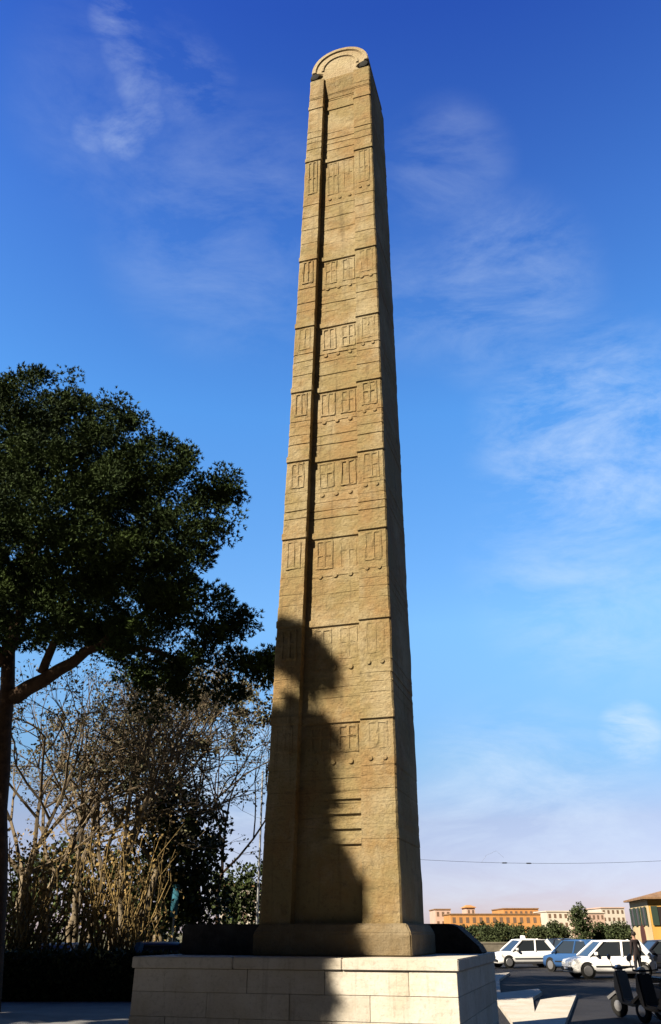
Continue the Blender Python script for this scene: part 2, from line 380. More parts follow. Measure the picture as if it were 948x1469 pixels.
        # row of round beam ends below the windows
        zc = zb - .16
        for f in (.36, .50, .64):
            MB().lathe([(.04, -.025), (.05, -.012), (.05, .05)], 10, (U(zc, f), vf(z) + REC, zc), 'y').build('beam_end', M['stele'], root)
        for f in (.81, .92):
            MB().lathe([(.036, -.022), (.044, -.01), (.044, .05)], 10, (U(zc, f), vf(z), zc), 'y').build('beam_end', M['stele'], root)
    # false door low in the recessed bay
    zd = fp(500, 1215)[1]; zt = fp(500, 1128)[1]
    for k in range(4):
        z0 = zd + (zt - zd) * (k + .2) / 4
        b = MB(); b.box(U(z0, .42), U(z0, .725), vf(z0) + REC - .035, vf(z0) + REC + .03, z0, z0 + .11); b.build('door_lintel', M['stele'], root, bevel=.012)
    # crown: a notch on each side, then a full round head with a raised rim and an inner lunette
    (uL, zL), (uR, zR), (uT, zT) = fp(459, 112), fp(530, 95), fp(508, 64.5, vf(H) + .05)
    rn = .17; z0 = H; zn = H + rn + .03
    hw = wid(H) / 2; c = cen(H)
    top = zT; rise = top - (zn + rn)
    RX = hw * .97
    out = [(c + hw - .01, z0 - .02), (c + hw - .02, zn - rn)]
    out += [(c + hw - .02 - .36 * math.sin(math.pi * t / 8), zn - rn * math.cos(math.pi * t / 8)) for t in range(1, 8)]
    arc = []
    for t in range(0, 33):
        a = math.pi * t / 32
        arc.append((c + RX * math.copysign(abs(math.cos(a)) ** .92, math.cos(a)), zn + rn + rise * abs(math.sin(a)) ** .92))
    out += arc
    out += [(c - hw + .02 + .36 * math.sin(math.pi * t / 8), zn + rn * math.cos(math.pi * t / 8)) for t in range(1, 8)]
    out += [(c - hw + .02, zn - rn), (c - hw + .01, z0 - .02)]
    vF = vf(H) + .05; vB = vf(H) + dep(H)
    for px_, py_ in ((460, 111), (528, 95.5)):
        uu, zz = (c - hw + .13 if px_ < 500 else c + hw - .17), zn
        MB().lathe([(.06, -.03), (.12, -.02), (.145, .02), (.145, .25)], 14, (uu, vf(H) + .035, zz), 'y').build('notch_shade_plug', M['notch_dark'], root)  # dark plugs stand in for the shade in the deep notches
    cr = MB().prism(out, vF, vB).build('crown', M['crown'], root, bevel=.02)
    def band(s0, s1, v0, v1, nm):
        m_ = MB(); P = []
        zc = zn + rn
        for s in (s0, s1):
            P.append([(c + (x - c) * s, zc + (z - zc) * s) for x, z in arc])
        poly = P[0] + P[1][::-1]
        m_.prism(poly, v0, v1); m_.build(nm, M['crown'], cr, bevel=.02)
    band(.99, .83, vF - .035, vF + .05, 'rim_moulding'); band(.66, .55, vF - .03, vF + .05, 'lunette_moulding')
    # footing blocks
    zf = ZB - 1.425
    q = [(-1.30, -.14), (1.28, -.14), (1.28, 1.98), (-1.30, 1.98)]
    b = MB(); ch = .13
    b.loft([[(x, y, -zf + .001) for x, y in q], [(x, y, -ch) for x, y in q], [(x * .955, y + (.06 if y < 0 else -.06), -.03) for x, y in q], [(x * .945, y + (.07 if y < 0 else -.07), 0.004) for x, y in q]])
    b.build('footing', M['base'], root, bevel=.02)
stele()
pl = thing('stone_plinth', 'pale travertine plinth of wide stone courses carrying the stele', 'plinth', C0, -AL)
def plinth():
    u0, u1, v0, v1 = -2.95, 2.06, -.90, 3.8
    MB().box(u0 + .03, u1 - .03, v0 + .03, v1 - .03, 0, 1.25).build('core', M['travertine'], pl)
    zs = [0, .32, .64, .96, 1.264]
    for k in range(4):
        us = [u0] + sorted(u0 + (u1 - u0) * (q + (.5 if k % 2 else 0)) / 4 + rng.uniform(-.12, .12) for q in ((0, 1, 2, 3) if k % 2 else (1, 2, 3))) + [u1]
        vm = 1.2 + rng.uniform(-.6, .6)
        for a, c in zip(us, us[1:]):
            o = rng.uniform(-.006, .006)
            for va, vb in ((v0 + o, vm - .004), (vm + .004, v1)):
                MB().box(a + .002 + (0 if a > u0 else o), c - .002, va, vb, zs[k] + .002, zs[k + 1] - .002).build('stone_block', M['travertine'], pl, bevel=.005)
    for (a, c) in ((u0 - .03, -1.3), (-1.294, .4), (.406, u1 + .03)):
        MB().box(a, c, v0 - .03, v1 + .03, 1.268, 1.422).build('coping_slab', M['travertine'], pl, bevel=.012)
plinth()
slab = thing('dark_slab', 'long low dark stone slab on the plinth, showing right of the footing', 'stone slab', C0 + r_ * -.4 + b_ * 2.4 + Vector((0, 0, 1.423)), -AL)
MB().prism([(-2.45, 0), (2.43, 0), (2.36, .12), (2.0, .43), (1.85, .47), (-2.38, .47), (-2.45, .4)], 0, .8).build('slab_block', M['slab_stone'], slab, bevel=.02)

s2 = thing('dark_slab', 'low dark stone slab beside the left flank of the footing', 'stone slab', C0 + Vector((0, 0, 1.423)), -AL)
MB().prism([(-2.74, 0), (-1.36, 0), (-1.36, .45), (-2.66, .46), (-2.74, .38)], .25, 2.3).build('slab_block', M['slab_stone'], s2, bevel=.02)

# ------------------------------------------------------------------ foliage tools
def leaf_mesh(name, pts, nrm, size, m, parent, kind='leaf', per=1):
    """many small faces; pts Nx3, nrm Nx3 outward directions"""
    pts = np.repeat(np.asarray(pts), per, 0); nrm = np.repeat(np.asarray(nrm), per, 0); n = len(pts)
    d = nrm + rng.normal(0, .75, (n, 3)); d /= np.linalg.norm(d, axis=1)[:, None] + 1e-9
    s = np.cross(d, rng.normal(0, 1, (n, 3))); s /= np.linalg.norm(s, axis=1)[:, None] + 1e-9
    L_ = (size * (.6 + .8 * rng.random(n)))[:, None]
    if kind == 'needle':
        w_ = L_ * .16
        V = np.stack([pts - s * w_, pts + s * w_, pts + d * L_], 1); k = 3
    else:
        w_ = L_ * .34
        V = np.stack([pts, pts + d * L_ * .5 + s * w_, pts + d * L_, pts + d * L_ * .5 - s * w_], 1); k = 4
    me = bpy.data.meshes.new(name); V = V.reshape(-1, 3)
    me.vertices.add(len(V)); me.vertices.foreach_set('co', V.astype(np.float32).ravel())
    me.loops.add(n * k); me.loops.foreach_set('vertex_index', np.arange(n * k, dtype=np.int32))
    me.polygons.add(n); me.polygons.foreach_set('loop_start', np.arange(0, n * k, k, dtype=np.int32))
    me.update(calc_edges=True)
    return link(name, me, m, parent)
def sph(n):
    v = rng.normal(0, 1, (n, 3)); return v / np.linalg.norm(v, axis=1)[:, None]
def clumps(lobes, per_area, clump_r, inner=.25):
    """clump centres over the surface of lobes (x,y,z,r), a few inside"""
    P = []
    for x, y, z, r in lobes:
        n = max(6, int(per_area * 4 * math.pi * r * r))
        d = sph(n); rad = r * np.where(rng.random(n) < inner, rng.random(n) ** .5, .85 + .25 * rng.random(n))
        P.append(np.array([x, y, z]) + d * rad[:, None] * np.array([1, 1, .92]))
    return np.concatenate(P)
def puff(centres, r, n):
    k = len(centres); d = sph(k * n); rr = r * (.25 + .75 * rng.random(k * n) ** .6)
    sc = np.repeat(.6 + .8 * rng.random(k), n)
    return np.repeat(centres, n, 0) + d * (rr * sc)[:, None] * np.array([1, 1, .75]), d
def limb(b, p0, p1, r0, r1, wob=.1, n=5, sides=7):
    p0, p1 = Vector(p0), Vector(p1); L_ = (p1 - p0).length
    pts = [p0.lerp(p1, i / n) + Vector(rng.normal(0, wob * L_ / n, 3)) * (0 if i in (0, n) else 1) for i in range(n + 1)]
    b.tube(pts, [r0 + (r1 - r0) * i / n for i in range(n + 1)], sides); return pts

# ------------------------------------------------------------------ stone pines
def pine(label, base, trunk_top, lobes, limbs, n_puff=84, r_puff=.48, dens=1.05, size=.105, group=None, trunk_r=.40):
    base = Vector(base)
    t = thing('pine_tree', label, 'tree', base, 0, group)
    T = lambda p: Vector(p) - base
    b = MB(); limb(b, (0, 0, -.05), T(trunk_top), trunk_r, trunk_r * .7, .05, 8, 10)
    b.build('trunk', M['bark'], t, smooth=True)
    for p0, p1, r0, r1 in limbs:
        b = MB(); pts = limb(b, T(p0), T(p1), r0, r1, .12, 6, 7)
        b.build('limb', M['bark'], t, smooth=True)
    lob = [(x - base.x, y - base.y, z - base.z, r) for x, y, z, r in lobes]
    cs = clumps(lob, dens, r_puff)
    p, d = puff(cs, r_puff, n_puff)
    d[:, 2] += .35
    leaf_mesh('crown', p, d, size, M['needle'], t, 'needle', 10)
    return t
def L3(px, py, rpx, Y):
    p = at(px, py, Y); zc = Y * math.cos(PITCH) + (p.z - EYE) * math.sin(PITCH)
    return (p.x, p.y, p.z, rpx * zc / F)
lob = [L3(*q) for q in [(30, 610, 70, 20), (95, 640, 75, 21), (165, 660, 72, 20.5), (225, 685, 62, 21), (280, 705, 48, 21.5), (318, 705, 18, 21.5), (305, 755, 24, 21), (255, 770, 52, 20.5),
        (40, 720, 95, 19), (130, 760, 95, 19.5), (210, 800, 70, 20), (60, 830, 90, 19.5), (150, 860, 80, 20), (245, 850, 55, 20.5), (285, 890, 48, 21), (330, 885, 23, 21.5), (310, 925, 34, 21.5), (220, 925, 62, 20.5),
        (270, 960, 42, 21), (330, 968, 30, 21.5), (372, 955, 17, 21.5), (392, 948, 9, 21.5), (240, 990, 36, 21), (130, 895, 45, 22), (-60, 640, 110, 21), (-90, 780, 130, 21), (-40, 880, 70, 21), (40, 880, 55, 22),
        (60, 600, 70, 25), (160, 650, 80, 25), (70, 760, 110, 26), (190, 790, 90, 25), (-90, 680, 140, 26), (60, 860, 60, 26), (180, 880, 60, 26)]]
pb = at(-6, 1400, 22); pb.z = 0
limbs = [(at(20, 1000, 22), at(145, 925, 21), .24, .12), (at(145, 925, 21), at(250, 850, 20.5), .12, .05), (at(145, 925, 21), at(300, 950, 21), .10, .04), (at(60, 965, 21.6), at(110, 850, 20.5), .14, .06),
         (at(8, 950, 22), at(-70, 820, 22), .22, .10), (at(8, 940, 22), at(60, 760, 22), .22, .1)]
pine('big stone pine with a dark rounded crown rising beside the stele', pb, at(12, 930, 22), lob, limbs, trunk_r=.27)
# a second pine of the row, out of the frame to the left, whose shade falls on the foot of the stele
def shade_lobes():
    out = []
    S = Vector((-to_sun.x, -to_sun.y, 0)).normalized(); tan = math.tan(SUN_EL)
    # (u, z on the stele front, radius m, distance towards the sun)
    for u, z, r, t in [(-1.0, 4.75, .26, 15), (-.6, 4.5, .14, 15), (-.95, 2.95, .34, 15), (-.6, 3.2, .12, 15), (-1.0, 2.5, .45, 15), (-1.0, 1.95, .42, 15.2), (-.72, 1.35, .45, 15), (-.28, .72, .45, 15), (-.12, .25, .38, 15), (-.35, -.25, .5, 15),
                       (-.05, -.75, .45, 15), (.12, -1.15, .42, 15), (.0, -1.65, .55, 15), (-.7, -.9, .6, 15.3), (-.9, -1.8, .7, 15.2), (-1.3, .5, .7, 15.4), (-1.5, 1.6, .7, 15.5), (-1.5, 2.5, .5, 15.4), (-1.8, -.6, .9, 15.6), (-1.9, -1.9, 1.0, 15.5), (-2.9, -2.0, 1.1, 15.8), (-2.7, -.4, 1.1, 16), (-2.6, 1.6, 1.1, 16), (-3.6, .6, 1.3, 16.5), (-4.2, -1.2, 1.3, 16.5)]:
        p = C0 + r_ * u + Vector((0, 0, ZB + z)) + to_sun * (t / math.cos(SUN_EL))
        out.append((p.x, p.y, p.z, r))
    return out
sl_ = shade_lobes(); cx_ = sum(q[0] for q in sl_) / len(sl_) - .6; cy_ = sum(q[1] for q in sl_) / len(sl_); 
pine('stone pine outside the picture on the left, its shade falling on the stele', (cx_, cy_, 0), (cx_ - .2, cy_, 8.2), sl_,
     [((cx_ - .2, cy_, 8.1), (q[0], q[1], q[2]), .16, .05) for q in sl_[2:20:3]], 26, .30, 4.2, .26)
for x_, y_, lab in ((-17.5, 15.5, 'stone pine outside the picture, the nearer of two added to shade the left ground'), (-22, 21, 'stone pine outside the picture, the farther of two added to shade the left ground')):  # unseen pines added to throw shade over hedge and pavement
    lo = [(x_ + 3.6 * math.cos(k * 1.05) * (k > 0), y_ + 3.6 * math.sin(k * 1.05) * (k > 0), 10.2 + (1.6 if k == 0 else rng.uniform(-.6, .6)), 2.3) for k in range(7)]
    pine(lab, (x_, y_, 0), (x_, y_, 8.6), lo, [((x_, y_, 8.5), (q[0], q[1], q[2]), .16, .05) for q in lo[1:]], 40, .5, .8, .28)

# ------------------------------------------------------------------ bare trees, shrubs
def grow(b, p, d, L_, r, depth, tips, droop=0.0, spread=.55, sides=5, kids=(2, 3)):
    segs = 3; pts = [p]; q = p.copy(); dd = d.copy()
    for _ in range(segs):
        dd = (dd + Vector(rng.normal(0, .13, 3)) + Vector((0, 0, -droop))).normalized(); q = q + dd * (L_ / segs); pts.append(q.copy())
    b.tube(pts, [r * (1 - .35 * i / segs) for i in range(segs + 1)], sides if depth > 1 else 3, caps=False)
    if depth == 0: tips.append((q, dd)); return
    for _ in range(rng.integers(kids[0], kids[1] + 1)):
        nd = (dd + Vector(rng.normal(0, spread, 3))).normalized()
        if nd.z < -.3: nd.z *= -.3
        grow(b, q if rng.random() < .7 else pts[2], nd, L_ * rng.uniform(.62, .86), r * .62, depth - 1, tips, droop, spread, sides, kids)
def bare_tree(label, base, h, r, depth, leaves=0, size=.12, spread=.45, stems=1, tm='bark2', twm='twig', droop=0.0, name='bare_tree', cat='tree'):
    base = Vector(base); t = thing(name, label, cat, base)
    tips = []
    b = MB(); starts = []
    for s in range(stems):
        a = 2 * math.pi * s / max(1, stems) + .4; off = Vector((math.cos(a), math.sin(a), 0)) * (.25 * (stems > 1) * r * 8)
        top = off * 2.2 + Vector((rng.normal(0, .15), rng.normal(0, .15), h * .30))
        limb(b, off * .6 + Vector((0, 0, -.05)), top, r, r * .7, .12, 4, 7); starts.append(top)
    b.build('trunk', M[tm], t, smooth=True)
    tw = MB()
    for s in starts:
        for k in range(4 if stems == 1 else 3):
            d = Vector((rng.normal(0, .45), rng.normal(0, .45), 1)).normalized()
            grow(tw, s, d, h * .24, r * .55, depth, tips, droop, spread)
    tw.build('branches', M[twm], t, fix=False)
    if leaves:
        P = np.array([q + dd * rng.uniform(-.4, .15) for q, dd in tips for _ in range(leaves)]); P += rng.normal(0, .10, P.shape)
        leaf_mesh('crown', P, rng.normal(0, 1, P.shape), size, M['dryleaf'], t)
    return t
def ground_at(px, Y): p = at(px, 1338, Y); p.z = 0; return p
rng = np.random.default_rng(5)
bare_tree('tall bare grey tree with fine twigs below the big pine, nearest the left edge', ground_at(45, 33), 12.2, .17, 5, 5, .12, .42, 3)
bare_tree('tall bare grey tree with fine twigs, left of the round dark evergreen', ground_at(175, 35), 13.4, .19, 5, 5, .12, .42, 3)
bare_tree('bare grey tree with a broad twiggy top, between two taller bare trees', ground_at(110, 37), 12.8, .17, 5, 5, .12, .5, 3)
bare_tree('bare grey tree with fine twigs, leaning over the dark evergreen', ground_at(235, 40), 14.0, .17, 5, 5, .12, .5, 3)
rng = np.random.default_rng(23)
bare_tree('slender thin-leaved tree overhanging the gap beside the stele', ground_at(296, 43), 14.5, .12, 5, 16, .19, .40, 2, 'bark', 'bark')
gold = [(30, 30, 5.2, 'clump of dry golden stems by the left edge'), (52, 29.5, 4.6, 'low clump of dry golden stems among the bare trunks'), (190, 31, 6.0, 'tall clump of dry golden stems left of the dark evergreen'), (140, 30.5, 5.4, 'clump of dry golden stems in the middle of the thicket')]
for px, Y, h, lab in gold:
    base = ground_at(px, Y); t = thing('golden_shrub', lab, 'shrub', base, 0, 'golden shrubs below the pine')
    b = MB()
    for k in range(36):
        a = rng.random() * 6.28; q = Vector((math.cos(a), math.sin(a), 0)) * .6 * rng.random(); tip = q * 3 + Vector((rng.normal(0, .35), rng.normal(0, .35), h * rng.uniform(.45, .9)))
        limb(b, q, tip, .045, .012, .25, 5, 4)
    b.build('stems', M['gold'], t, fix=False)
    P = np.array([[rng.normal(0, .7), rng.normal(0, .7), h * rng.uniform(.1, .95)] for _ in range(800)])
    leaf_mesh('leaves', P, rng.normal(0, 1, P.shape) + [0, 0, .9], .13, M['gold'], t)
def leafy(name, label, base, lobes, m, cat='tree', trunk=True, dens=2.2, rp=.38, npf=26, size=.2, group=None):
    base = Vector(base); t = thing(name, label, cat, base, 0, group)
    if trunk:
        top = max(l[2] for l in lobes); b = MB(); limb(b, (0, 0, -.05), (0, 0, top * .8), .05 * top ** .8 + .02, .04, .05, 5, 7)
        for x, y, z, r in lobes[:6]: limb(b, (0, 0, top * .35), (x, y, z), .07, .03, .15, 4, 5)
        b.build('trunk', M['bark'], t, smooth=True)
    cs = clumps(lobes, dens, rp); p, d = puff(cs, rp, npf)
    leaf_mesh('crown', p, d, size, M[m], t)
    return t
g = ground_at(272, 38)
def rel(base, q): x, y, z, r = L3(*q); return (x - base.x, y - base.y, z, r)
leafy('evergreen_tree', 'round dark evergreen tree filling the gap left of the stele', g, [rel(g, q) for q in [(270, 1165, 38, 38), (300, 1190, 28, 38), (240, 1190, 38, 38), (305, 1225, 18, 38), (270, 1225, 46, 37), (225, 1240, 40, 37), (285, 1270, 36, 38), (240, 1290, 40, 37), (262, 1140, 22, 39), (300, 1305, 30, 38), (260, 1318, 30, 38), (215, 1300, 34, 37)]], 'leaf')
for px, Y, q, lab in [(345, 70, [(345, 1262, 20, 70), (370, 1256, 18, 70), (322, 1268, 20, 70), (350, 1285, 22, 70), (320, 1300, 24, 70), (395, 1262, 18, 70), (375, 1300, 24, 70), (345, 1318, 22, 70)], 'broad dark bush beyond the round evergreen, just left of the stele'),
                      (215, 50, [(215, 1290, 34, 50), (180, 1300, 30, 50), (250, 1305, 30, 50), (205, 1320, 30, 50)], 'low dark bush under the round evergreen'),
                      (95, 48, [(95, 1240, 38, 48), (55, 1255, 38, 48), (140, 1245, 36, 48), (90, 1300, 34, 48), (25, 1280, 36, 48), (180, 1260, 32, 48), (130, 1310, 30, 48), (50, 1315, 30, 48)], 'broad dark bush behind the golden stems near the left edge')]:
    g = ground_at(px, Y); leafy('dark_shrub', lab, g, [rel(g, k) for k in q], 'leaf', 'shrub', False, 1.2, .5, 26, .28)
# clipped hedge in the shade at the left
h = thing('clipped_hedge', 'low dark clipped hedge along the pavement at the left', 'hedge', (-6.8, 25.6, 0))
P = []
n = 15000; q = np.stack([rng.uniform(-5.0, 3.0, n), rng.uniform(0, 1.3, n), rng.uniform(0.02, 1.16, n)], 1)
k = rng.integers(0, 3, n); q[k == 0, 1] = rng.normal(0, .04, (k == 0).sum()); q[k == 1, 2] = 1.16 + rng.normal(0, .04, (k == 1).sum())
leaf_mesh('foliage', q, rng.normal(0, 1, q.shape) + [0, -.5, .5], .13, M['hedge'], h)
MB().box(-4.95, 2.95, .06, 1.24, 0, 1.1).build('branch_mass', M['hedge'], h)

# ------------------------------------------------------------------ vehicles
def make_car(name, label, paint, glass='glass', L_=3.8, W=1.62, H_=1.43, hood=.9, trunk=.25, group=None, rack=False):
    t = thing(name, label, 'car', (0, 0, 0), 0, group)
    hl = L_ / 2; hw = W / 2; belt = H_ * .60
    xs = [-hl, -hl + .10, -hl + hood, -hl + hood + .75, hl - trunk - .55, hl - trunk, hl - .08, hl]     # front at -x
    def ring(x, zb, zt, w): return [(x, -w * .93, zb), (x, -w, zb + .14), (x, -w, (zb + zt) / 2), (x, -w * .95, zt - .05), (x, -w * .86, zt), (x, w * .86, zt), (x, w * .95, zt - .05), (x, w, (zb + zt) / 2), (x, w, zb + .14), (x, w * .93, zb)]
    st = [(-hl, .30, .56, .82), (-hl + .08, .22, .70, .92), (-hl + hood * .5, .20, belt - .10, .99), (-hl + hood, .20, belt - .02, 1), (0, .20, belt, 1), (hl - trunk - .2, .20, belt + .02, 1), (hl - .12, .22, belt + (.02 if trunk < .4 else -.02), .95), (hl, .30, belt - .14, .86)]
    MB().loft([ring(x, zb, zt, w * hw) for x, zb, zt, w in st]).build('body', M[paint], t, True, .0)
    # greenhouse: painted roof over glass all round
    a0, a1 = -hl + hood - .12, -hl + hood + .62; c1, c0 = hl - trunk - .42, hl - trunk
    def gr(x, z, w): return [(x, -w, z), (x, w, z)]
    cw, rw = hw * .93, hw * .74; zr = H_
    V = [(a0, -cw, belt - .03), (c0, -cw, belt - .01), (c1, -rw, zr - .06), (a1, -rw, zr - .05), (a0, cw, belt - .03), (c0, cw, belt - .01), (c1, rw, zr - .06), (a1, rw, zr - .05)]
    MB().add(V, [(0, 1, 2, 3), (7, 6, 5, 4), (3, 2, 6, 7), (0, 3, 7, 4), (1, 5, 6, 2), (0, 4, 5, 1)]).build('glazing', M[glass], t)
    MB().loft([[(a1 - .04, -rw - .01, zr - .09), (a1 - .04, rw + .01, zr - .09), (a1, rw - .04, zr - .02), (a1, -rw + .04, zr - .02)], [((a1 + c1) / 2, -rw - .01, zr - .07), ((a1 + c1) / 2, rw + .01, zr - .07), ((a1 + c1) / 2, rw - .06, zr + .01), ((a1 + c1) / 2, -rw + .06, zr + .01)], [(c1 + .05, -rw - .01, zr - .10), (c1 + .05, rw + .01, zr - .10), (c1, rw - .04, zr - .03), (c1, -rw + .04, zr - .03)]]).build('roof', M[paint], t, True)
    for s in (-1, 1):
        for x0, x1, wd in ((a0, a1, .05), (c0, c1, .13), ((a0 + c0) / 2 + .12, (a1 + c1) / 2 + .06, .05)):
            MB().tube([(x0, s * (cw + .005), belt - .04), (x1, s * (rw + .005), zr - .06)], wd, 6).build('pillar', M[paint], t)
    for x in (-hl + .66, hl - .62):
        for s in (-1, 1):
            wy = s * (hw - .09)
            wh = MB().lathe([(.18, -.09), (.27, -.10), (.295, -.07), (.295, .07), (.27, .10), (.18, .09)], 20, (x, wy, .295), 'y').build('wheel', M['tyre'], t, True)
            MB().lathe([(.05, -.02), (.19, -.015), (.20, 0), (.19, .015), (.05, .02)], 16, (x, wy + s * .096, .295), 'y').build('rim', M['rim'], wh)
            MB().lathe([(.335, -.01), (.335, .012)], 20, (x, s * (hw - .012), .31), 'y').build('wheel_arch', M['black'], t)
    for s in (-1, 1):
        MB().box(-hl - .015, -hl + .12, s * hw * .55 - .16, s * hw * .55 + .16, .50, .62).build('headlight', M['lamp'], t, bevel=.02)
        MB().box(hl - .10, hl + .015, s * hw * .62 - .10, s * hw * .62 + .10, .58, .78).build('tail_light', M['red'], t, bevel=.02)
        MB().box(a0 + .25, a0 + .38, s * (hw + .02) - .07, s * (hw + .02) + .07, belt, belt + .13).build('mirror', M[paint], t, bevel=.02)
    MB().box(-hl - .04, -hl + .1, -hw * .85, hw * .85, .30, .44).build('bumper', M['black'], t, bevel=.03)
    MB().box(hl - .1, hl + .04, -hw * .85, hw * .85, .30, .44).build('bumper', M['black'], t, bevel=.03)
    MB().box(-hl - .05, -hl - .035, -.22, .22, .35, .43).build('number_plate', M['white'], t)
    for s in (-1, 1):
        MB().box(-hl + 1.02, hl - 1.0, s * (hw + .004) - .012, s * (hw + .004) + .012, .44, .49).build('side_strip', M['black'], t)
    return t
def put(o, px, Y, rz): p = ground_at(px, Y); o.location = p; o.rotation_euler = (0, 0, rz); return o
hb = put(make_car('parked_car', 'white hatchback parked at the right, largest of the cars', 'white', L_=3.75, H_=1.46), 866, 40.2, R(4))
tx = put(make_car('taxi_cab', 'white taxi with a roof sign, parked nearest the stele', 'white', L_=4.0, hood=1.0, trunk=.45), 749, 52, R(14))
MB().loft([[(-.06, -.22, 1.42), (.06, -.22, 1.42), (.06, .22, 1.42), (-.06, .22, 1.42)], [(-.05, -.19, 1.60), (.05, -.19, 1.60), (.05, .19, 1.60), (-.05, .19, 1.60)]]).build('roof_sign', M['white'], tx)
put(make_car('parked_car', 'dark car parked between the taxi and the white hatchback', 'darkcar'), 797, 54, R(-62))
put(make_car('parked_car', 'blue car parked half hidden behind the white hatchback', 'blue'), 826, 46, R(-60))
put(make_car('parked_car', 'dark car parked by the ochre house at the right edge', 'darkcar', L_=4.1, trunk=.5), 948, 45, R(5))
put(make_car('parked_car', 'navy car standing in the shade left of the plinth', 'navy', H_=1.5), 228, 27.6, R(-75))
put(make_car('parked_car', 'white car half hidden behind the golden stems', 'white'), 92, 31.5, R(80))

def scooter(label, px, Y, rz, paint):
    t = thing('motor_scooter', label, 'scooter', ground_at(px, Y), rz, 'scooters parked in the corner')
    for x in (-.62, .62):
        wh = MB().lathe([(.10, -.05), (.20, -.055), (.23, -.03), (.23, .03), (.20, .055), (.10, .05)], 18, (x, 0, .23), 'y').build('wheel', M['tyre'], t, True)
        MB().lathe([(.03, -.06), (.12, -.05), (.12, .05), (.03, .06)], 12, (x, 0, .23), 'y').build('rim', M['rim'], wh)
    MB().prism([(-.08, .28), (.30, .24), (.78, .42), (.86, .66), (.62, .72), (.18, .70), (.06, .42)], -.16, .16).build('body', M[paint], t, bevel=.05)
    MB().prism([(-.44, .30), (-.08, .24), (.10, .28), (.10, .34), (-.30, .36), (-.40, .95), (-.50, .95), (-.56, .60)], -.19, .19).build('leg_shield', M[paint], t, bevel=.03)
    MB().prism([(.10, .72), (.62, .74), (.84, .76), (.80, .84), (.44, .86), (.14, .80)], -.14, .14).build('seat', M['black'], t, bevel=.03)
    MB().tube([(-.62, 0, .25), (-.44, 0, .98)], .04, 8).build('fork', M['steel'], t)
    MB().tube([(-.34, -.34, 1.02), (-.44, -.16, 1.0), (-.44, .16, 1.0), (-.34, .34, 1.02)], .022, 7).build('handlebar', M['black'], t)
    MB().lathe([(.04, -.06), (.09, -.04), (.10, .05)], 14, (-.50, 0, .98), 'x').build('headlight', M['lamp'], t)
    MB().prism([(-.86, .34), (-.62, .48), (-.42, .38), (-.42, .44), (-.62, .54), (-.9, .40)], -.08, .08).build('mudguard', M[paint], t)
    for s in (-1, 1):
        MB().tube([(-.38, s * .3, 1.02), (-.40, s * .36, 1.20)], .008, 5).build('mirror_stalk', M['steel'], t)
        MB().lathe([(.02, -.012), (.06, -.008), (.06, .008)], 12, (-.40, s * .36, 1.24), 'x').build('mirror', M['steel'], t)
    MB().tube([(.1, .12, .2), (.2, .3, .0)], .015, 5).build('kickstand', M['steel'], t)
    return t
scooter('black scooter parked in the bottom right corner, nearest the right edge', 932, 20.0, R(-70), 'darkcar')
scooter('grey scooter parked in the bottom right corner, on the left of the pair', 902, 21.5, R(-60), 'greycar')

